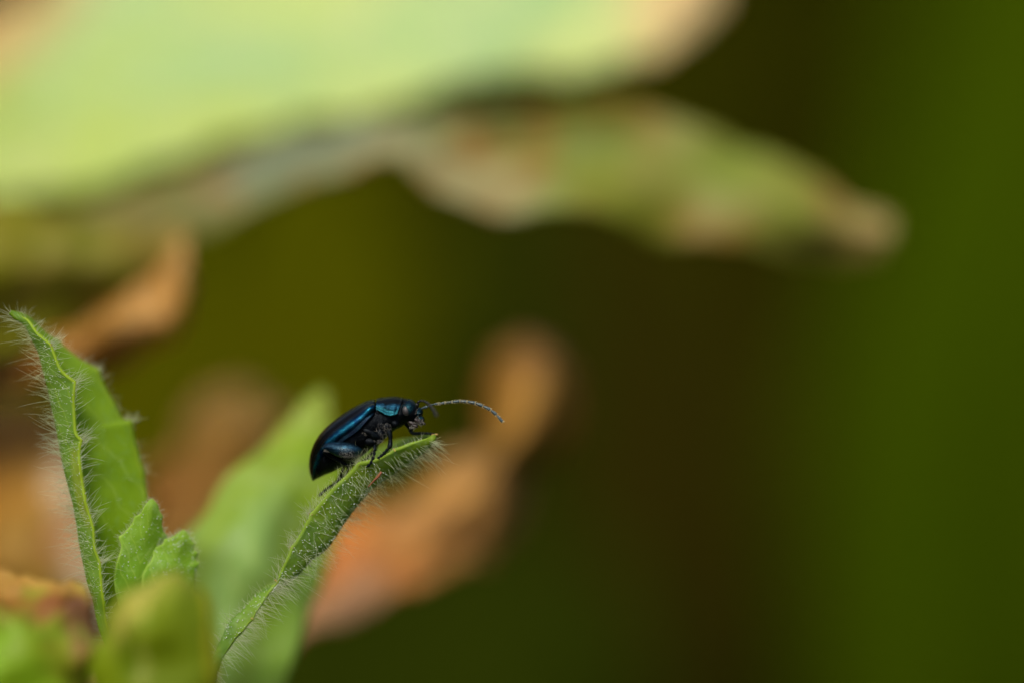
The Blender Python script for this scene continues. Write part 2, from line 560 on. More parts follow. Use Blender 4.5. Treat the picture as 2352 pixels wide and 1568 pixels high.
Leaf([[(2040, 512, 1500), (1900, 425, 1500), (1760, 365, 1500), (1620, 300, 1500), (1500, 262, 1500), (1430, 228, 1500), (1260, 245, 1500), (1050, 262, 1500), (850, 275, 1500), (620, 320, 1600), (380, 430, 1550), (100, 500, 1500), (-450, 560, 1500)],
      [(2048, 545, 1450), (1900, 515, 1400), (1760, 475, 1400), (1620, 440, 1400), (1480, 390, 1400), (1330, 340, 1450), (1180, 330, 1500), (1030, 320, 1500), (860, 300, 1450), (600, 400, 1400), (380, 490, 1400), (100, 540, 1400), (-450, 600, 1450)],
      [(2022, 582, 1500), (1880, 598, 1480), (1730, 580, 1450), (1560, 552, 1400), (1400, 506, 1350), (1260, 495, 1300), (1140, 492, 1300), (1010, 440, 1300), (880, 372, 1300), (640, 470, 1300), (430, 560, 1350), (100, 640, 1400), (-450, 660, 1500)]],
     110, 25, far=0.98, wrinkle=90, wscale=0.3, seed=5, ragged=15, rscale=0.011).build('leaf', M_olv, tall, 0.25)
M_yel = leafmat('yellowing_leaf', [(0, (0.28, 0.18, 0.03)), (0.4, (0.17, 0.17, 0.008)), (0.7, (0.20, 0.18, 0.001)), (1, (0.22, 0.12, 0.01))], alt=(0.13, 0.15, 0.001), nscale=0.2, transl=0.3, fine=(0.3, (0.26, 0.18, 0.03), 0.6))
Leaf([[(430, 520, 1250), (300, 520, 1200), (150, 480, 1150), (-20, 460, 1150), (-300, 500, 1250)],
      [(430, 560, 1250), (280, 610, 1150), (120, 620, 1100), (-40, 640, 1100), (-320, 660, 1200)],
      [(400, 600, 1250), (260, 720, 1250), (80, 790, 1200), (-60, 830, 1200), (-320, 800, 1250)]],
     50, 19, far=0.95, wrinkle=120, wscale=0.25, seed=8, ragged=30).build('leaf', M_yel, tall, 0.2)
M_dry = leafmat('dry_leaf', [(0, (0.55, 0.33, 0.10)), (0.3, (0.66, 0.34, 0.07)), (0.5, (0.34, 0.15, 0.015)), (1, (0.20, 0.065, 0.008))],
                alt=(0.30, 0.15, 0.02), altamt=0.7, nscale=0.4, transl=0.3, fine=(0.7, (0.60, 0.40, 0.16), 0.6))
Leaf([[(420, 540, 900), (345, 600, 950), (240, 670, 950), (130, 720, 950), (-40, 720, 1000), (-300, 700, 1100)],
      [(432, 600, 850), (380, 680, 850), (270, 745, 850), (140, 790, 880), (-40, 830, 950), (-300, 780, 1100)],
      [(438, 650, 900), (395, 745, 950), (300, 825, 950), (160, 860, 950), (-40, 920, 1000), (-300, 860, 1100)]],
     60, 21, far=1.35, wrinkle=150, wscale=0.4, seed=11, bulge=60, ragged=26, rscale=0.010).build('withered_leaf', M_dry, tall, 0.2)
M_dry2 = leafmat('dull_dry_leaf', [(0, (0.14, 0.09, 0.004)), (0.22, (0.34, 0.15, 0.015)), (0.5, (0.34, 0.17, 0.02)), (1, (0.50, 0.34, 0.17))], alt=(0.24, 0.15, 0.015), altamt=0.85, nscale=0.16, transl=0.25, fine=(0.3, (0.46, 0.17, 0.03), 0.7),
                 spots=((0.3, 0.72, 0.6, 0.22, (0.56, 0.42, 0.25), 0.9),))
Leaf([[(-40, 860, 1200), (60, 930, 1150), (180, 980, 1150), (260, 1040, 1200)],
      [(-160, 1060, 1150), (20, 1080, 1050), (180, 1120, 1050), (280, 1180, 1150)],
      [(-200, 1280, 1150), (40, 1300, 1050), (190, 1400, 1050), (320, 1350, 1150)],
      [(-200, 1500, 1200), (40, 1500, 1100), (200, 1600, 1100), (340, 1560, 1200)]],
     60, 27, far=1.35, wrinkle=220, wscale=0.25, seed=14, ragged=50).build('withered_leaf', M_dry2, tall, 0.2)
plantstem((-560, 300, 1450), tall, M_stem_b, 90)

# ------------------------------------------------------------------ withered plant in the middle distance
g = P(600, 1700, 1200)
dead = thing('withered_plant', 'withered plant with curled orange brown leaves behind the hairy leaf', 'dead plant', (g.x, g.y, 0))
M_curl = leafmat('curled_dry_leaf', [(0, (0.30, 0.15, 0.04)), (0.12, (0.48, 0.26, 0.05)), (0.28, (0.42, 0.22, 0.035)), (0.38, (0.22, 0.12, 0.02)), (0.52, (0.60, 0.33, 0.09)), (0.75, (0.56, 0.20, 0.03)), (1, (0.50, 0.30, 0.15))],
                 alt=(0.27, 0.12, 0.015), altamt=0.75, nscale=0.35, transl=0.3, fine=(0.55, (0.56, 0.34, 0.15), 0.6),
                 spots=((0.75, 0.85, 0.5, 0.14, (0.46, 0.27, 0.13), 0.7), (0.2, 0.85, 0.25, 0.14, (0.55, 0.19, 0.03), 0.8)))
Leaf([[(1190, 778, 1350), (1126, 850, 1350), (1112, 960, 1350), (1112, 1035, 1300), (1020, 1095, 1250), (900, 1172, 1200), (795, 1200, 1150), (730, 1270, 1150), (660, 1420, 1150)],
      [(1218, 768, 1300), (1215, 880, 1230), (1200, 970, 1230), (1150, 1060, 1200), (1075, 1160, 1150), (960, 1240, 1080), (850, 1310, 1050), (760, 1370, 1050), (650, 1500, 1100)],
      [(1248, 782, 1350), (1314, 885, 1380), (1298, 1005, 1400), (1212, 1085, 1350), (1172, 1225, 1300), (1030, 1326, 1060), (900, 1398, 960), (780, 1444, 940), (640, 1500, 940)]],
     110, 27, far=1.35, wrinkle=120, wscale=0.35, seed=20, bulge=40, ragged=20, rscale=0.010).build('curled_leaf', M_curl, dead, 0.2)
M_dry3 = leafmat('grey_brown_leaf', [(0, (0.62, 0.38, 0.10)), (0.5, (0.68, 0.34, 0.06)), (1, (0.62, 0.28, 0.05))], alt=(0.50, 0.30, 0.04), altamt=0.7, nscale=0.3, transl=0.25, fine=(0.5, (0.44, 0.26, 0.10), 0.6))
Leaf([[(640, 960, 1500), (560, 925, 1500), (480, 930, 1500), (400, 1010, 1450), (340, 1080, 1400), (330, 1250, 1350)],
      [(650, 1000, 1450), (570, 1010, 1400), (500, 1050, 1400), (430, 1120, 1350), (400, 1200, 1300), (430, 1350, 1300)],
      [(640, 1060, 1500), (600, 1110, 1500), (560, 1160, 1450), (520, 1230, 1400), (500, 1320, 1350), (560, 1500, 1300)]],
     50, 21, far=1.35, wrinkle=150, wscale=0.35, seed=23, ragged=50).build('withered_leaf', M_dry3, dead, 0.2)
plantstem((590, 1560, 1250), dead, M_stem_b, 60)

# ------------------------------------------------------------------ the hairy green plant
g = P(440, 1760, 160)
plant = thing('hairy_plant', 'green plant with silvery hairs whose narrow folded leaf carries the beetle', 'plant', (g.x, g.y, 0))
M_back = leafmat('soft_green_leaf', [(0, (0.26, 0.30, 0.04)), (0.15, (0.30, 0.39, 0.03)), (0.5, (0.28, 0.41, 0.05)), (1, (0.27, 0.41, 0.06))],
                 alt=(0.21, 0.34, 0.005), altamt=0.85, nscale=0.35, transl=0.4, fine=(0.9, (0.34, 0.46, 0.16), 0.5), veins=((0.34, 0.46, 0.10), 8, 4),
                 spots=((0.45, 0.55, 0.22, 0.3, (0.26, 0.42, 0.13), 0.6), (0.88, 0.75, 0.2, 0.4, (0.30, 0.48, 0.07), 0.8)))
backleaf = Leaf([[(735, 900, 900), (680, 945, 820), (610, 1015, 760), (530, 1100, 700), (450, 1190, 640), (410, 1260, 600), (420, 1420, 560), (470, 1640, 500), (450, 1800, 350)],
      [(740, 910, 880), (720, 1000, 780), (670, 1100, 680), (620, 1200, 600), (580, 1300, 560), (550, 1400, 530), (530, 1500, 500), (500, 1660, 450), (460, 1800, 330)],
      [(745, 905, 900), (765, 990, 850), (790, 1090, 780), (785, 1180, 720), (750, 1290, 680), (715, 1390, 640), (680, 1490, 600), (600, 1680, 520), (470, 1800, 350)]],
     60, 21, wrinkle=80, wscale=0.4, seed=31, ragged=10)
backleaf.build('leaf', M_back, plant, 0.15)

def rails3(E, F, G):
    n = len(E)
    return E, F, G

TE = (3, 5, 9, 11, 13, 15)
E1 = [(1000, 999, 30), (975, 1006, 10), (945, 1017, 0), (906, 1033, 0), (864, 1052, 0), (823, 1065, 0), (795, 1092, 0), (764, 1121, 0), (739, 1150, 0), (714, 1180, 0), (693, 1218, 0), (670, 1257, 0), (651, 1298, 0), (634, 1333, 0), (608, 1377, 0), (580, 1420, 0), (558, 1449, 5), (536, 1474, 15), (500, 1540, 40), (465, 1700, 120)]
F1 = [(1001, 1001, 10), (990, 1018, 21), (970, 1038, 35), (936, 1062, 52), (902, 1084, 59), (868, 1108, 62), (842, 1132, 62), (815, 1165, 62), (792, 1196, 59), (768, 1232, 56), (744, 1262, 52), (714, 1284, 45), (685, 1315, 35), (648, 1342, 24), (598, 1363, 17), (560, 1400, 17), (530, 1430, 21), (514, 1462, 28), (480, 1540, 38), (450, 1700, 62)]
G1 = [(1000, 998, 40), (976, 1000, 80), (948, 1004, 140), (908, 1014, 210), (872, 1028, 260), (838, 1046, 290), (812, 1084, 300), (782, 1120, 300), (758, 1152, 290), (738, 1182, 280), (716, 1220, 260), (696, 1256, 230), (668, 1296, 190), (642, 1330, 140), (604, 1352, 110), (566, 1390, 110), (540, 1420, 120), (522, 1450, 130), (490, 1530, 150), (460, 1700, 220)]
leaf1 = Leaf([E1, F1, G1], 190, 17, wrinkle=4, wscale=2.0, seed=41,
             teeth=[(0, i / 19, a, b, 0.10, 0.016) for i, a, b in ((3, -2, -3), (5, -2, -4), (9, -5, -2), (11, -4, -2), (13, 3, 2), (15, 3, 2))])
l1 = leaf1.build('leaf', M_leaf1, plant, 0.10)

E2 = [(24, 717, 40), (40, 723, 30), (64, 735, 20), (88, 765, 10), (117, 793, 0), (142, 848, 0), (172, 878, 0), (172, 915, 0), (175, 988, 0), (187, 1010, 0), (184, 1045, 0), (190, 1100, 0), (198, 1150, 0), (207, 1180, 0), (216, 1214, 0), (219, 1255, 0), (230, 1290, 0), (234, 1331, 0), (239, 1373, 5), (262, 1480, 40), (380, 1720, 140)]
F2 = [(23, 718, 16), (34, 728, 21), (58, 746, 32), (76, 778, 39), (92, 810, 43), (104, 858, 46), (114, 895, 50), (121, 930, 50), (133, 985, 50), (139, 1018, 50), (146, 1055, 48), (157, 1100, 46), (171, 1150, 46), (178, 1190, 43), (184, 1232, 43), (190, 1270, 39), (197, 1305, 36), (204, 1337, 36), (215, 1375, 36), (246, 1480, 43), (370, 1720, 72)]
G2 = [(24, 716, 36), (44, 721, 66), (70, 734, 96), (98, 762, 120), (130, 786, 138), (180, 826, 156), (223, 852, 162), (242, 890, 168), (280, 960, 168), (301, 970, 168), (311, 1012, 168), (330, 1086, 162), (338, 1140, 156), (341, 1190, 150), (335, 1235, 144), (325, 1290, 138), (314, 1340, 132), (304, 1380, 126), (296, 1420, 120), (300, 1500, 120), (390, 1720, 144)]
leaf2 = Leaf([E2, F2, G2], 220, 25, wrinkle=5, wscale=1.5, seed=44,
             teeth=[(0, i / 20, a, b, 0.07, 0.014) for i, a, b in ((4, 2, -3), (6, 4, -2), (9, 4, -1), (16, 3, 0))]
             + [(1, i / 20, a, b, 0.05, 0.016) for i, a, b in ((4, 1, -3), (6, 3, -3), (9, 4, -2), (11, 3, -1), (7.5, 2, -2))])
l2 = leaf2.build('leaf', M_leaf2, plant, 0.12)

def leaflet(Lp, Mp, Rp, seed):
    Mp = [(x, y, d * 0.3 + 0.7 * (a[2] + b[2]) / 2) for (x, y, d), a, b in zip(Mp, Lp, Rp)]
    lf = Leaf([Lp, Mp, Rp], 90, 17, wrinkle=4, wscale=1.6, seed=seed, teeth=[(0, .3, -6, -4, .12, .06), (0, .52, -7, -4, .12, .06), (1, .22, 6, -5, .12, .06), (1, .42, 7, -5, .12, .06), (1, .62, 7, -4, .12, .06)])
    return lf, lf.build('young_leaf', M_leaf3, plant, 0.10)
leaf3, l3 = leaflet([(346, 1146, 60), (334, 1158, 40), (322, 1180, 40), (300, 1206, 40), (280, 1232, 40), (277, 1262, 40), (266, 1296, 40), (264, 1350, 50), (300, 1480, 80)],
                    [(347, 1146, 60), (347, 1162, 30), (345, 1190, 15), (338, 1215, 10), (330, 1245, 10), (322, 1280, 20), (316, 1320, 30), (314, 1360, 40), (330, 1480, 70)],
                    [(349, 1147, 60), (361, 1162, 60), (368, 1198, 70), (374, 1224, 80), (380, 1252, 90), (384, 1290, 90), (384, 1330, 90), (380, 1370, 90), (370, 1480, 90)], 50)
leaf4, l4 = leaflet([(420, 1218, 90), (402, 1229, 70), (390, 1236, 70), (372, 1249, 70), (358, 1258, 70), (347, 1286, 60), (334, 1304, 60), (326, 1345, 60), (350, 1480, 80)],
                    [(422, 1218, 90), (420, 1236, 60), (414, 1254, 50), (408, 1270, 45), (402, 1288, 40), (396, 1306, 40), (390, 1325, 40), (386, 1360, 50), (380, 1480, 70)],
                    [(425, 1219, 90), (438, 1240, 90), (441, 1254, 95), (446, 1268, 100), (449, 1284, 100), (452, 1297, 100), (446, 1318, 100), (440, 1360, 100), (410, 1480, 100)], 53)
plantstem((425, 1690, 170), plant, M_stem, 42)

# serration tips with their reddish glands
M_tooth = simplemat('tooth', (0.45, 0.26, 0.08), 0.5, alt=(0.35, 0.40, 0.05), nscale=3, transl=0.2)
def teeth(pts, dirs, size, parent):
    for (x, y, d), (dx, dy) in zip(pts, dirs):
        l = math.hypot(dx, dy)
        ux, uy = dx / l, dy / l
        tubeobj('tooth', [(x - ux * size * .8, y - uy * size * .8, d), (x, y, d), (x + ux * size * .5, y + uy * size * .5, d - 1), (x + ux * size, y + uy * size, d - 1)],
                [size * .40, size * .36, size * .26, size * .16], M_tooth, parent, n=7, seg=8)
teeth([E1[i] for i in (3, 5, 9, 11, 13, 15)], [(-1, -1.2), (-0.6, -1), (-1, -.4), (-1, -.3), (.6, .8), (1, .5)], 5.0, l1)
teeth([(998, 998, 30)], [(1, -0.25)], 8, l1)
teeth([E2[i] for i in (4, 6, 9, 16)], [(.5, -1), (1, -.3), (1, -.1), (1, .1)], 4.2, l2)
teeth([G2[i] for i in (4, 6, 9, 10)], [(.3, -1), (1, -.8), (1, -.6), (1, -.3)], 5.0, l2)

# silvery hairs
def rot2(a):
    return math.cos(R(a)), -math.sin(R(a))
def hairspec(lf, n, ur, tr, ang, spread, Lr, rad=0.40, dd=(-0.3, 0.3), nw=0.5, bend=0.25, tufts=None):
    out = []
    for k in range(n):
        u = random.uniform(*ur)
        t = random.uniform(*tr)
        if tufts and random.random() < 0.35:
            t = random.choice(tufts) + random.gauss(0, 0.006)
        p, nr = lf.at(min(max(u, 0), 1), min(max(t, 0), 1))
        a = ang(u, t) if callable(ang) else ang
        a += random.gauss(0, spread)
        dx, dy = rot2(a)
        d = RT * dx - UP * dy + FW * random.uniform(*dd) + nr * nw * random.uniform(0.4, 1.2)
        L = random.uniform(*Lr) * random.choice((1.25, 1, 1, .8, .6, .4, .25)) * K
        b = random.uniform(-bend, bend)
        bd = (RT * (-dy) - UP * dx) * b - UP * 0.06
        out.append((p, d, L, rad * K * random.uniform(0.75, 1.2), bd))
    return out

n1 = 19
S = []
tf = [i / n1 for i in (3, 5, 9, 11, 13, 15)]
S += hairspec(leaf1, 330, (0, 0.03), (0.22, 0.70), lambda u, t: 112, 24, (22, 46), dd=(-.5, .4), nw=0.1, tufts=[5 / 19, 9 / 19, 9 / 19, 11 / 19])
S += hairspec(leaf1, 50, (0, 0.05), (0.06, 0.24), lambda u, t: 105, 20, (10, 24), nw=0.1)
S += hairspec(leaf1, 190, (0.03, 0.5), (0.2, 0.75), lambda u, t: -38, 30, (30, 76), nw=0.5, bend=0.4)
S += hairspec(leaf1, 90, (0.1, 0.5), (0.02, 0.2), lambda u, t: -25, 18, (24, 46), nw=0.4, bend=0.3)
S += hairspec(leaf1, 300, (0.38, 0.58), (0.04, 0.72), lambda u, t: -28, 16, (36, 78), dd=(-.2, .9), nw=0.1)
S += hairspec(leaf1, 110, (0.5, 0.85), (0.05, 0.4), lambda u, t: -20, 16, (30, 60), dd=(.1, .9), nw=0.1)
S += hairspec(leaf1, 300, (0, 0.2), (0.66, 0.97), lambda u, t: -25, 18, (32, 66), nw=0.2)
S += hairspec(leaf1, 110, (0.4, 0.6), (0.68, 0.95), lambda u, t: 125, 22, (18, 40), nw=0.3)
S += hairspec(leaf1, 50, (0.1, 0.6), (0.3, 0.7), lambda u, t: 200, 60, (14, 34), nw=0.6, bend=0.5)
hairs('leaf_hair', S, M_hair, l1)
S = []
S += hairspec(leaf2, 430, (0.36, 0.56), (0.02, 0.95), lambda u, t: 166 + 14 * (t - .4), 20, (34, 80), rad=0.42, dd=(-.5, .8), nw=0.1)
S += hairspec(leaf2, 330, (0.03, 0.42), (0.08, 0.95), lambda u, t: 165, 28, (26, 60), nw=0.4, bend=0.4)
S += hairspec(leaf2, 330, (0, 0.02), (0.12, 0.95), lambda u, t: 38, 20, (24, 58), rad=0.42, dd=(-.4, .2), nw=0.1, tufts=[4 / 20, 6 / 20, 9 / 20, 16 / 20])
S += hairspec(leaf2, 110, (0, 0.3), (0.30, 0.95), lambda u, t: 30, 30, (18, 40), nw=0.5)
S += hairspec(leaf2, 340, (0.97, 1), (0.04, 0.66), lambda u, t: 62, 28, (16, 38), rad=0.42, dd=(-.2, .8), nw=0.1, tufts=[6 / 20, 9 / 20, 4 / 20, 11 / 20])
S += hairspec(leaf2, 90, (0.6, 0.95), (0.2, 0.9), lambda u, t: 40, 50, (8, 20), rad=0.5, nw=0.5)
hairs('leaf_hair', S, M_hair, l2)
for lf, l in ((leaf3, l3), (leaf4, l4)):
    S = hairspec(lf, 150, (0, 0.05), (0, 0.8), 140, 26, (8, 20), nw=0.2)
    S += hairspec(lf, 150, (0.95, 1), (0, 0.8), 35, 26, (8, 20), nw=0.2)
    S += hairspec(lf, 260, (0.05, 0.95), (0, 0.9), 90, 60, (5, 12), nw=0.7)
    hairs('leaf_hair', S, M_hair, l)

def glands(lf, n, ur, tr, size, parent):
    vs, fs = [], []
    ico = [(0, 0, 1), (.894, 0, .447), (.276, .851, .447), (-.724, .526, .447), (-.724, -.526, .447), (.276, -.851, .447), (.724, .526, -.447), (-.276, .851, -.447), (-.894, 0, -.447), (-.276, -.851, -.447), (.724, -.526, -.447), (0, 0, -1)]
    fi = [(0, 1, 2), (0, 2, 3), (0, 3, 4), (0, 4, 5), (0, 5, 1), (1, 6, 2), (2, 7, 3), (3, 8, 4), (4, 9, 5), (5, 10, 1), (6, 7, 2), (7, 8, 3), (8, 9, 4), (9, 10, 5), (10, 6, 1), (11, 7, 6), (11, 8, 7), (11, 9, 8), (11, 10, 9), (11, 6, 10)]
    for k in range(n):
        p, nr = lf.at(random.uniform(*ur), random.uniform(*tr))
        s = random.uniform(*size) * K
        c = p + nr * (0.05 + s * 1.2)
        o = len(vs)
        vs += [c + Vector(v) * s for v in ico]
        fs += [tuple(i + o for i in f) for f in fi]
    return obj('gland_drops', vs, fs, M_gland, parent, kind='stuff')
glands(leaf1, 260, (0.02, 0.5), (0.22, 0.9), (0.7, 1.5), l1)
glands(leaf2, 300, (0.02, 0.5), (0.15, 0.9), (0.6, 1.3), l2)
glands(leaf3, 60, (0.05, 0.95), (0.2, 0.8), (0.6, 1.4), l3)
glands(leaf4, 110, (0.05, 0.95), (0.1, 0.8), (0.6, 1.5), l4)

# shrivelled brown stipule on the leaf and a fallen fibre
tubeobj('dry_bract', [(845, 1118, 10), (858, 1104, 0), (868, 1094, -10), (876, 1083, -15)], [1.2, 2.2, 3.6, 3.0], simplemat('bract', (0.22, 0.08, 0.03), 0.6, bump=1, bscale=12), l1, n=10, seg=8)

# ------------------------------------------------------------------ nearer sprig, out of focus in front
g = P(300, 1750, -420)
sprig = thing('front_sprig', 'blurred yellowing round leaf and brown edged leaf nearest the lens at bottom', 'plant', (g.x, g.y, 0))
M_f1 = leafmat('front_leaf', [(0, (0.40, 0.36, 0.05)), (0.14, (0.32, 0.34, 0.03)), (0.3, (0.20, 0.27, 0.003)), (1, (0.18, 0.25, 0.001))],
               alt=(0.14, 0.20, 0.002), altamt=0.7, nscale=0.35, transl=0.35,
               spots=((0.22, 0.28, 0.16, 0.30, (0.46, 0.42, 0.07), 0.9), (0.97, 0.6, 0.10, 0.4, (0.42, 0.40, 0.015), 0.9), (0.42, 0.65, 0.05, 0.2, (0.32, 0.33, 0.06), 0.5), (0.3, 0.6, 0.1, 0.16, (0.11, 0.17, 0.0), 0.8)))
Leaf([[(395, 1312, -380), (325, 1340, -400), (276, 1388, -400), (240, 1455, -400), (215, 1530, -400), (225, 1640, -400), (280, 1800, -400)],
      [(400, 1310, -390), (355, 1350, -440), (325, 1400, -460), (300, 1460, -470), (300, 1540, -470), (300, 1640, -460), (300, 1800, -420)],
      [(403, 1310, -390), (408, 1345, -430), (410, 1400, -450), (405, 1460, -460), (400, 1540, -460), (390, 1640, -450), (320, 1800, -420)],
      [(407, 1312, -380), (442, 1342, -400), (470, 1388, -400), (488, 1450, -400), (498, 1530, -400), (480, 1640, -400), (350, 1800, -400)]],
     50, 23, far=1.35, wrinkle=50, wscale=0.6, seed=61, ragged=16).build('leaf', M_f1, sprig, 0.2)
M_f2 = leafmat('front_leaf_brown', [(0, (0.56, 0.34, 0.08)), (0.12, (0.46, 0.25, 0.04)), (0.22, (0.24, 0.10, 0.015)), (0.34, (0.26, 0.20, 0.02)), (0.46, (0.20, 0.32, 0.008)), (1, (0.18, 0.34, 0.004))],
               alt=(0.36, 0.22, 0.02), altamt=0.5, nscale=0.5, transl=0.35, fine=(0.9, (0.20, 0.30, 0.01), 0.5),
               spots=((0.66, 0.28, 0.14, 0.10, (0.24, 0.07, 0.02), 0.6), (0.95, 0.42, 0.2, 0.3, (0.28, 0.12, 0.05), 0.9), (0.4, 0.75, 0.35, 0.28, (0.20, 0.36, 0.006), 0.9)))
Leaf([[(-160, 1310, -260), (-170, 1400, -280), (-180, 1480, -300), (-160, 1600, -300), (-40, 1760, -300)],
      [(-20, 1300, -230), (-30, 1380, -270), (-30, 1450, -320), (-20, 1580, -340), (20, 1760, -330)],
      [(70, 1325, -230), (60, 1385, -270), (60, 1455, -320), (60, 1580, -340), (70, 1760, -330)],
      [(130, 1345, -220), (135, 1395, -260), (140, 1460, -300), (140, 1580, -320), (130, 1760, -320)],
      [(195, 1330, -200), (208, 1400, -230), (212, 1470, -260), (205, 1600, -280), (180, 1760, -300)]],
     50, 25, far=1.4, wrinkle=70, wscale=0.7, seed=66, ragged=30).build('leaf', M_f2, sprig, 0.2)
plantstem((200, 1730, -380), sprig, M_stem, 45)

# ------------------------------------------------------------------ the beetle
def beetlemat(name, base, hi, glint_band, metal=0.85, rough=0.3, bump=0.5, bscale=40, spots=()):
    """dark metallic cuticle, blue varying with noise; shells also get a painted highlight band"""
    m, t, ns, ln = newmat(name)
    tc = ns.new('ShaderNodeTexCoord')
    p = ns.new('ShaderNodeBsdfPrincipled')
    nz = noise(t, 3.0, 4, 0.6, tc.outputs['Object'])
    c = mixcol(t, smooth(t, nz, 0.35, 0.7), base, hi)
    sep = ns.new('ShaderNodeSeparateXYZ')
    ln.new(tc.outputs['UV'], sep.inputs[0])
    if glint_band:
        # painted reflections: brownish black back, blue highlight band along the flank
        f = smooth(t, math_(t, 'ADD', sep.outputs[0], math_(t, 'MULTIPLY', math_(t, 'SUBTRACT', nz, 0.5), 0.15)), glint_band[0], glint_band[1])
        c = mixcol(t, f, glint_band[2], c)
        c = mixcol(t, smooth(t, sep.outputs[0], 0.74, 0.84, 0.0, 0.9), c, glint_band[3])  # ends the painted highlight: dark on the elytra, bright rim glint on the pronotum
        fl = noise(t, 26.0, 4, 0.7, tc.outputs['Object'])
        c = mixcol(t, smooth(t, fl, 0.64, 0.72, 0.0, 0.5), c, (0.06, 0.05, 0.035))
    ln.new(c, p.inputs['Base Color'])
    p.inputs['Metallic'].default_value = metal
    p.inputs['Roughness'].default_value = rough
    p.inputs['Specular IOR Level'].default_value = 0.25
    bp = ns.new('ShaderNodeBump')
    bp.inputs['Strength'].default_value = bump
    bp.inputs['Distance'].default_value = 0.012
    vo = ns.new('ShaderNodeTexVoronoi')
    vo.inputs['Scale'].default_value = bscale * 0.6
    ln.new(tc.outputs['Object'], vo.inputs['Vector'])
    h = math_(t, 'ADD', math_(t, 'MULTIPLY', smooth(t, vo.outputs['Distance'], 0.1, 0.45), 0.7), noise(t, bscale, 3, 0.65, tc.outputs['Object']))
    ln.new(h, bp.inputs['Height'])
    ln.new(bp.outputs[0], p.inputs['Normal'])
    out = ns.new('ShaderNodeOutputMaterial')
    ln.new(p.outputs[0], out.inputs[0])
    return m

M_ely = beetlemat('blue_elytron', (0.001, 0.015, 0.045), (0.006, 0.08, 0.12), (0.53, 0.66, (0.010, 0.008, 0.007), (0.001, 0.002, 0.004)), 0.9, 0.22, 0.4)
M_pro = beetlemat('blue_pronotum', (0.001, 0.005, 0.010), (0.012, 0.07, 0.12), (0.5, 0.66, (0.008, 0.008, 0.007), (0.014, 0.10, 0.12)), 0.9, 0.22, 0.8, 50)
M_body = beetlemat('black_cuticle', (0.002, 0.003, 0.004), (0.008, 0.010, 0.012), None, 0.85, 0.36, 0.9, 34)
M_head = beetlemat('blue_black_head', (0.002, 0.007, 0.012), (0.010, 0.050, 0.065), None, 0.85, 0.27, 1.0, 50)
M_leg = beetlemat('leg_cuticle', (0.002, 0.003, 0.004), (0.010, 0.014, 0.016), None, 0.8, 0.3, 0.8, 40)
M_fem = beetlemat('femur_cuticle', (0.004, 0.014, 0.026), (0.030, 0.09, 0.13), None, 0.85, 0.22, 0.9, 40)
M_eye = simplemat('compound_eye', (0.018, 0.016, 0.016), 0.35, bump=0.0, spec=0.6)
M_ant = simplemat('antenna_grey', (0.05, 0.075, 0.08), 0.45, metal=0.3, bump=0.6, bscale=60, bdist=0.01)
M_antd = simplemat('antenna_dark', (0.008, 0.007, 0.005), 0.6, metal=0.1)
M_fringe = simplemat('pale_fringe', (0.62, 0.55, 0.32), 0.4, transl=0.4)
M_mouth = simplemat('mouthpart', (0.018, 0.012, 0.010), 0.3, metal=0.2, bump=0.8, bscale=40, bdist=0.01)

bo = P(823, 1070, 60)
beetle = thing('beetle', 'small metallic blue black beetle perched at the tip of the hairy leaf', 'beetle', bo)
KB = K * 0.216

# trunk: pairs of upper and lower outline, depth of the midline, half width
ST = [((188, 1030), (196, 1058), 350, 20), ((168, 940), (212, 1046), 345, 90), ((162, 850), (250, 1030), 335, 150), ((184, 730), (310, 998), 320, 205),
      ((242, 630), (400, 962), 305, 245), ((330, 530), (500, 908), 290, 268), ((436, 440), (615, 850), 275, 280), ((565, 345), (715, 795), 260, 275),
      ((700, 268), (800, 725), 240, 262), ((850, 225), (885, 655), 215, 235), ((930, 215), (960, 605), 200, 205), ((1010, 205), (1060, 520), 185, 180),
      ((1080, 200), (1120, 490), 175, 160), ((1125, 190), (1165, 455), 165, 140), ((1160, 183), (1185, 440), 160, 150), ((1200, 190), (1205, 445), 158, 152),
      ((1240, 210), (1230, 455), 155, 145), ((1280, 238), (1255, 470), 152, 128), ((1310, 270), (1275, 470), 150, 105), ((1332, 305), (1300, 450), 150, 80), ((1345, 345), (1325, 420), 150, 40)]
def trunk():
    vs, seg, n = [], 40, 120
    for i in range(n):
        t = i / (n - 1)
        tx, ty, bx, by, dc, w_ = cr([(*a, *b, c, d) for a, b, c, d in ST], t)
        for k in range(seg):
            th = 2 * math.pi * k / seg
            c_, s_ = math.cos(th), math.sin(th)
            e = 0.86
            cc, ss = math.copysign(abs(c_) ** e, c_), math.copysign(abs(s_) ** e, s_)
            x = (tx + bx) / 2 + (tx - bx) / 2 * cc
            y = (ty + by) / 2 + (ty - by) / 2 * cc
            d = dc - w_ * ss
            # abdominal segments and thoracic plates
            if cc < 0.2 and t < 0.45:
                d += 4 * math.sin(t * 95)
            if cc < 0.1 and 0.42 < t < 0.66:
                d += 14 * noise3((x, y, d), 0.02, 4) - 10 * math.exp(-((x - 930) / 14) ** 2) * (1 if ss > 0 else 0)
            vs.append(B(x, y, d))
    f = gridfaces(n, seg, True)
    f.append(tuple(range(seg))[::-1])
    f.append(tuple((n - 1) * seg + k for k in range(seg)))
    return vs, f
v_, f_ = trunk()
body = obj('body', v_, f_, M_body, beetle)

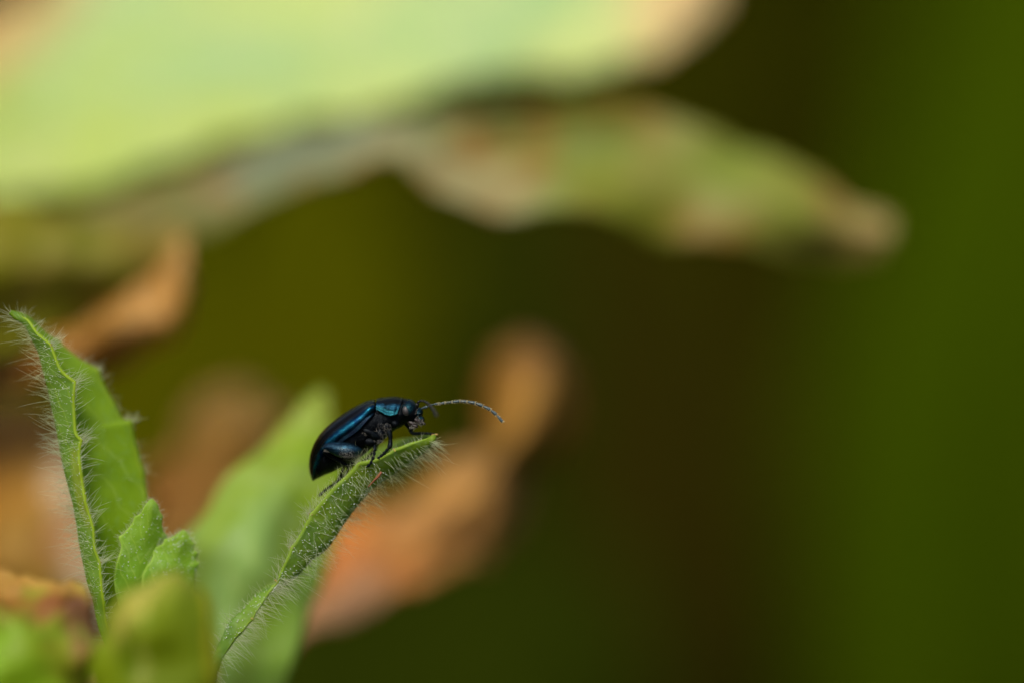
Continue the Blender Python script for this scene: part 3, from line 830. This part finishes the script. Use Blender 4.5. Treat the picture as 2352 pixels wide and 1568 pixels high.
TOPE = [(852, 190), (780, 206), (700, 238), (630, 276), (560, 316), (490, 364), (425, 412), (365, 462), (310, 514), (262, 570), (222, 630), (190, 695), (168, 760), (155, 830), (150, 900), (156, 960), (170, 1010), (186, 1052)]
MARE = [(846, 338), (806, 372), (765, 412), (722, 456), (680, 500), (636, 538), (590, 572), (540, 606), (490, 642), (440, 682), (396, 724), (356, 770), (320, 818), (288, 868), (260, 918), (236, 966), (214, 1010), (190, 1056)]
WE = [232, 262, 282, 294, 302, 306, 308, 308, 306, 300, 288, 270, 248, 220, 186, 144, 92, 8]
DE = [212 + i * 8.5 for i in range(18)]
def shell(side, top, mar, wd, dc, n=90, m=26, bumps=(), phimax=96, tuck=0.0, e=1.0):
    vs, uv = [], []
    rows = [(*a, *b, c, d) for a, b, c, d in zip(top, mar, wd, dc)]
    for i in range(n):
        t = i / (n - 1)
        tx, ty, mx, my, w_, dd = cr(rows, t)
        for j in range(m):
            q = j / (m - 1)
            ph = R(phimax) * q
            c_, s_ = math.cos(ph), math.sin(ph)
            a = 1 - c_ / 1.0
            out = 0.0
            for (bt, bq, st, sq, amp) in bumps:
                out += amp * math.exp(-((t - bt) / st) ** 2 - ((q - bq) / sq) ** 2)
            x = tx + (mx - tx) * a
            y = ty + (my - ty) * a
            nx, ny = (tx - mx), (ty - my)
            ln_ = math.hypot(nx, ny) or 1
            x += nx / ln_ * out * c_
            y += ny / ln_ * out * c_
            d = dd - side * (w_ * (abs(s_) ** e) + out * s_)
            vs.append(B(x, y, d))
            uv.append((q, t))
    return vs, uv
be = [(0.05, 0.64, 0.06, 0.13, 26), (0.55, 0.50, 0.4, 0.05, -9), (0.45, 0.68, 0.5, 0.09, 12), (0.5, 0.97, 0.6, 0.03, 9), (0.5, 0.86, 0.6, 0.06, -12), (0.0, 0.5, 0.015, 1, -10)]
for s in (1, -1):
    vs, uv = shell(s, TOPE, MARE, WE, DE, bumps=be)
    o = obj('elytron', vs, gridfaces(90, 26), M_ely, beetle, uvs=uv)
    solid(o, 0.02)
TOPP = [(866, 188), (900, 178), (950, 172), (1000, 167), (1050, 164), (1100, 167), (1150, 178)]
MARP = [(862, 292), (892, 306), (925, 324), (965, 346), (1010, 358), (1050, 356), (1086, 342)]
WP = [222, 226, 226, 222, 214, 204, 186]
DP = [210, 203, 196, 190, 184, 178, 172]
bp_ = [(0.5, 0.97, 0.8, 0.05, 15), (0.5, 0.84, 0.8, 0.06, -10), (1.0, 0.5, 0.05, 1, 8), (0.90, 0.6, 0.06, 1, -6), (0.0, 0.6, 0.05, 1, 6)]
pv, pu = [], []
va, ua = shell(1, TOPP, MARP, WP, DP, 50, 24, bp_, 94)
vb, ub = shell(-1, TOPP, MARP, WP, DP, 50, 24, bp_, 94)
for i in range(50):
    for j in range(23, -1, -1):
        pv.append(va[i * 24 + j]); pu.append(ua[i * 24 + j])
    for j in range(1, 24):
        pv.append(vb[i * 24 + j]); pu.append(ub[i * 24 + j])
solid(obj('pronotum', pv, gridfaces(50, 47), M_pro, beetle, uvs=pu), 0.02)

def ellipsoid(c, ax, n=18, m=28):
    """c world centre, ax three world axis vectors"""
    vs = []
    for i in range(n + 1):
        a = math.pi * i / n
        for j in range(m):
            b = 2 * math.pi * j / m
            vs.append(c + ax[0] * (math.sin(a) * math.cos(b)) + ax[1] * (math.sin(a) * math.sin(b)) + ax[2] * math.cos(a))
    return vs, gridfaces(n + 1, m, True)
def VB(dx, dy, dd):
    return V(dx, dy, dd) * 0.216
# head plates over the trunk's front end
v_, f_ = ellipsoid(B(1196, 305, 150), (VB(98, 40, 0), VB(-45, 112, 0), VB(0, 0, 158)))
head = obj('head', v_, f_, M_head, beetle)
v_, f_ = ellipsoid(B(1292, 345, 146), (VB(52, 38, 0), VB(-50, 62, 0), VB(0, 0, 100)))
obj('frons', v_, f_, M_head, head)
for s in (1, -1):
    # eye and its facets
    c = B(1183, 312, 152 - s * 112)
    ax = (VB(46, -8, 0), VB(10, 62, 0), VB(0, 0, 52))
    v_, f_ = ellipsoid(c, ax, 24, 36)
    e = obj('eye', v_, f_, M_eye, beetle)
    if s == 1:
        sp, sf = [], []
        k = 0
        for i in range(420):
            # fibonacci points on the outer half
            z = i / 420
            r_ = math.sqrt(1 - (1 - z) ** 2)
            a = i * 2.39996
            p = c + ax[0] * (r_ * math.cos(a)) + ax[1] * (r_ * math.sin(a)) - ax[2] * (1 - z)
            n_ = (p - c).normalized()
            q1 = n_.orthogonal().normalized(); q2 = n_.cross(q1)
            rr = 3.3 * KB
            o_ = len(sp)
            for k in range(6):
                sp.append(p + (q1 * math.cos(k * 1.0472) + q2 * math.sin(k * 1.0472)) * rr - n_ * rr * 0.1)
            sp.append(p + n_ * rr * 0.7)
            sf += [(o_ + k, o_ + (k + 1) % 6, o_ + 6) for k in range(6)]
        obj('facets', sp, sf, simplemat('facet', (0.035, 0.032, 0.032), 0.3, spec=0.4), e, kind='stuff')
    # raised rim round the eye
    rim = [(math.cos(i / 24 * 6.2832), math.sin(i / 24 * 6.2832)) for i in range(25)]
    path = [c + ax[0] * (a * 1.06) + ax[1] * (b * 1.05) + VB(0, 0, 22 * s) for a, b in rim]
    vs, f = tube(path, [6 * KB] * 25, 8, caps=False)
    obj('eye_rim', vs, f, M_head, head)

# mouthparts
def bt(name, ctrl, rad, mat, parent, n=20, seg=12, flat=1.0, kind=None):
    return tubeobj(name, ctrl, rad, mat, parent, n, seg, B, KB, flat, kind)
bt('labrum', [(1290, 385, 120), (1325, 395, 130), (1352, 405, 140), (1362, 430, 145)], [30, 34, 26, 10], M_head, beetle, flat=1.8)
bt('mandible', [(1275, 400, 60), (1310, 430, 62), (1345, 450, 90), (1362, 462, 120)], [24, 26, 17, 4], M_mouth, beetle)
bt('mandible', [(1275, 400, 240), (1310, 430, 238), (1345, 450, 200), (1362, 462, 170)], [24, 26, 17, 4], M_mouth, beetle)
bt('palp', [(1235, 440, 70), (1262, 470, 50), (1290, 478, 45), (1302, 492, 40)], [9, 14, 15, 7], M_mouth, beetle)
bt('palp', [(1340, 430, 90), (1365, 440, 80), (1380, 455, 75), (1385, 468, 75)], [7, 9, 9, 4], M_mouth, beetle)
bt('palp', [(1225, 450, 110), (1245, 478, 105), (1262, 492, 100), (1262, 506, 100)], [9, 13, 13, 6], M_mouth, beetle)
bt('maxilla', [(1215, 420, 90), (1240, 445, 80), (1275, 455, 80), (1305, 462, 90)], [28, 34, 28, 12], M_mouth, beetle)

# antennae: a chain of segments each
def antenna(joints, wid, mat, fringe):
    root = None
    for i in range(len(joints) - 1):
        a, b = joints[i], joints[i + 1]
        ln_ = math.dist(a, b)
        c = [a[k] + (b[k] - a[k]) * 0.03 for k in range(3)]
        e = [a[k] + (b[k] - a[k]) * 0.98 for k in range(3)]
        ctrl = [[c[k] + (e[k] - c[k]) * q for k in range(3)] for q in (0, .12, .4, .8, .95, 1)]
        w_ = wid[i]
        rad = [w_ * .35, w_ * .62, w_ * .85, w_ * 1.0, w_ * .82, w_ * .4]
        o = bt('antenna' if root is None else 'antenna_segment', ctrl, rad, mat, beetle if root is None else root, n=14, seg=12)
        if root is None:
            root = o
        if fringe and i >= 2:
            S = []
            A, Bp = B(*a), B(*b)
            ax_ = (Bp - A).normalized()
            q1 = ax_.orthogonal().normalized(); q2 = ax_.cross(q1)
            for k in range(46):
                t = random.uniform(0.1, 1.0)
                if k > 22:
                    t = random.uniform(0.86, 1.0)
                an = random.uniform(0, 6.283)
                nd = q1 * math.cos(an) + q2 * math.sin(an)
                S.append((A + (Bp - A) * t + nd * w_ * .8 * KB, nd * 0.8 + ax_ * 0.9, random.uniform(9, 20) * KB, 1.5 * KB, ax_ * 0.2))
            hairs('fringe', S, M_fringe, root)
    return root
J1 = [(1338, 292, 130), (1412, 268, 90), (1468, 245, 60), (1525, 238, 50), (1600, 228, 40), (1672, 219, 30), (1752, 211, 30), (1832, 217, 30), (1920, 231, 30), (2000, 262, 30), (2082, 303, 30), (2145, 357, 30), (2212, 434, 30)]
antenna(J1, [15, 10, 11, 12, 13, 14.5, 16, 17, 18, 18, 18, 17], M_ant, True)
J2 = [(1300, 285, 40), (1302, 235, 0), (1322, 212, -60), (1352, 207, -130), (1385, 216, -210), (1414, 234, -290), (1440, 258, -380), (1462, 284, -460), (1482, 312, -540), (1496, 342, -620), (1508, 372, -700)]
antenna(J2, [20, 14, 13, 13, 14, 15, 16, 17, 17, 16], M_antd, False)

# legs
def leg(fem, fr, tib, tr, tar, ta_r, fmat=None, claws=True):
    l = bt('leg', fem, fr, fmat or M_leg, beetle, n=30, seg=20)
    bt('tibia', tib, tr, M_leg, l, n=20)
    for i in range(len(tar) - 1):
        a, b = tar[i], tar[i + 1]
        mid = [(a[k] + b[k]) / 2 for k in range(3)]
        bt('tarsus', [a, mid, b], [ta_r * .6, ta_r * 1.1, ta_r * .7], M_leg, l, n=8, seg=10)
    if claws:
        a, b = tar[-2], tar[-1]
        dx, dy = b[0] - a[0], b[1] - a[1]
        q = math.hypot(dx, dy)
        dx, dy = dx / q, dy / q
        for s in (1, -1):
            bt('claw', [b, (b[0] + dx * 8 - dy * 6 * s, b[1] + dy * 8 + dx * 6 * s, b[2] - 4 * s), (b[0] + dx * 14 - dy * 3 * s, b[1] + dy * 14 + dx * 3 * s + 6, b[2] - 6 * s)], [5, 4, 1.5], M_leg, l, n=7, seg=6)
    return l
# swollen hind leg on the near side
hind = leg([(292, 722, -30), (345, 705, -35), (420, 712, -42), (500, 728, -42), (580, 735, -35), (640, 738, -10), (700, 735, 40)], [20, 46, 68, 84, 80, 62, 30],
    [(300, 748, 0), (370, 795, 20), (450, 838, 45), (530, 878, 70), (575, 905, 90)], [14, 16, 15, 17, 18],
    [(575, 905, 90), (560, 940, 120), (535, 985, 160), (500, 1015, 190), (440, 1075, 220)], 13, M_fem)
# hind leg on the far side, its foot behind the leaf edge
leg([(420, 800, 480), (480, 830, 500), (560, 860, 480), (620, 850, 430)], [30, 60, 62, 30],
    [(440, 820, 480), (500, 890, 460), (500, 960, 430), (450, 1062, 400)], [14, 16, 17, 18],
    [(450, 1062, 400), (400, 1100, 360), (345, 1138, 330), (295, 1180, 310), (262, 1212, 300)], 17)
# middle leg near side
leg([(905, 640, 40), (860, 590, 0), (800, 545, -20), (745, 525, -20), (728, 540, -10)], [30, 42, 42, 34, 22],
    [(735, 530, -10), (780, 580, 0), (820, 640, 20), (848, 690, 20), (848, 740, 10)], [20, 17, 16, 18, 20],
    [(848, 745, 10), (838, 790, 5), (822, 840, 0), (800, 880, -5), (770, 905, -5)], 17)
# front leg near side
leg([(960, 480, 60), (985, 510, 40), (1005, 550, 30), (1015, 600, 25), (1012, 640, 20)], [40, 36, 30, 24, 20],
    [(1012, 620, 20), (1015, 655, 15), (1008, 690, 10), (995, 712, 5)], [20, 24, 27, 20],
    [(995, 712, 5), (965, 745, 0), (935, 778, 0), (905, 805, 0), (880, 825, 0)], 17)
# front leg far side, reaching to the leaf tip
leg([(1180, 440, 220), (1205, 470, 215), (1225, 505, 210), (1230, 540, 205)], [32, 30, 26, 20],
    [(1228, 530, 205), (1255, 552, 200), (1300, 556, 190), (1345, 552, 180)], [18, 19, 18, 17],
    [(1345, 552, 180), (1385, 553, 170), (1425, 556, 160), (1460, 560, 155), (1490, 566, 150)], 14)
# far middle leg
leg([(880, 640, 330), (860, 680, 350), (850, 720, 360), (840, 740, 360)], [26, 28, 24, 16],
    [(842, 735, 360), (812, 770, 340), (785, 800, 320), (765, 820, 300)], [15, 16, 15, 14],
    [(765, 820, 300), (745, 835, 290), (720, 850, 280), (700, 868, 270)], 12)
# coxae and side plates of the thorax
for (x, y, d, rx, ry, rd) in ((905, 560, 40, 62, 78, 70), (975, 480, 45, 56, 60, 60), (850, 420, 30, 48, 70, 30), (800, 640, 40, 80, 60, 60), (1060, 450, 60, 55, 55, 60), (880, 330, 20, 30, 50, 30)):
    v_, f_ = ellipsoid(B(x, y, d), (VB(rx, 0, 0), VB(0, ry, 0), VB(0, 0, rd)), 14, 20)
    obj('side_plate', v_, f_, M_body, beetle)

# fine silver setae on femur, thorax and mouth
def seta_cloud(c, rr, n, ang, Lr, rad=1.1, spread=25):
    S = []
    for k in range(n):
        a = random.uniform(0, 6.283); q = math.sqrt(random.random())
        x, y = c[0] + rr[0] * q * math.cos(a), c[1] + rr[1] * q * math.sin(a)
        d = c[2] - rr[2] * math.sqrt(max(0, 1 - q * q))
        an = ang + random.gauss(0, spread)
        dx, dy = rot2(an)
        S.append((B(x, y, d), RT * dx - UP * dy - FW * random.uniform(0.1, 0.5), random.uniform(*Lr) * KB, rad * KB, -UP * 0.1))
    return S
S = []
for k in range(520):
    t = random.uniform(0.05, 0.9)
    x, y, d = cr([(292, 722, -30), (345, 705, -35), (420, 712, -42), (500, 728, -42), (580, 735, -35), (640, 738, -10), (700, 735, 40)], t)
    r_ = cr([(v,) for v in [20, 46, 68, 84, 80, 62, 30]], t)[0]
    a = R(random.uniform(-75, 20))
    S.append((B(x, y - r_ * math.sin(a), d - r_ * math.cos(a) * 0.98), VB(0.8, .45, 0) / KB * 1 - FW * 0.25, random.uniform(14, 24) * KB, 1.3 * KB, UP * -0.05))
hairs('setae', S, M_hair_b, hind)
S = seta_cloud((905, 520, 40), (80, 110, 78), 110, -70, (12, 30), 0.8)
S += seta_cloud((975, 480, 45), (55, 60, 65), 60, -60, (12, 26), 0.8)
S += seta_cloud((860, 420, 30), (45, 80, 40), 90, -110, (12, 26))
S += seta_cloud((760, 540, -10), (45, 40, 40), 60, 200, (10, 20))
S += seta_cloud((870, 620, 40), (80, 40, 60), 90, -80, (12, 24))
S += seta_cloud((1310, 430, 80), (60, 50, 40), 90, -50, (14, 34), 1.0, 35)
S += seta_cloud((1255, 480, 70), (40, 25, 30), 50, -90, (12, 26), 1.4, 30)
S += seta_cloud((1280, 350, 70), (60, 60, 40), 60, -30, (10, 22), 1.0, 40)
hairs('setae', S, M_hair_b, body)
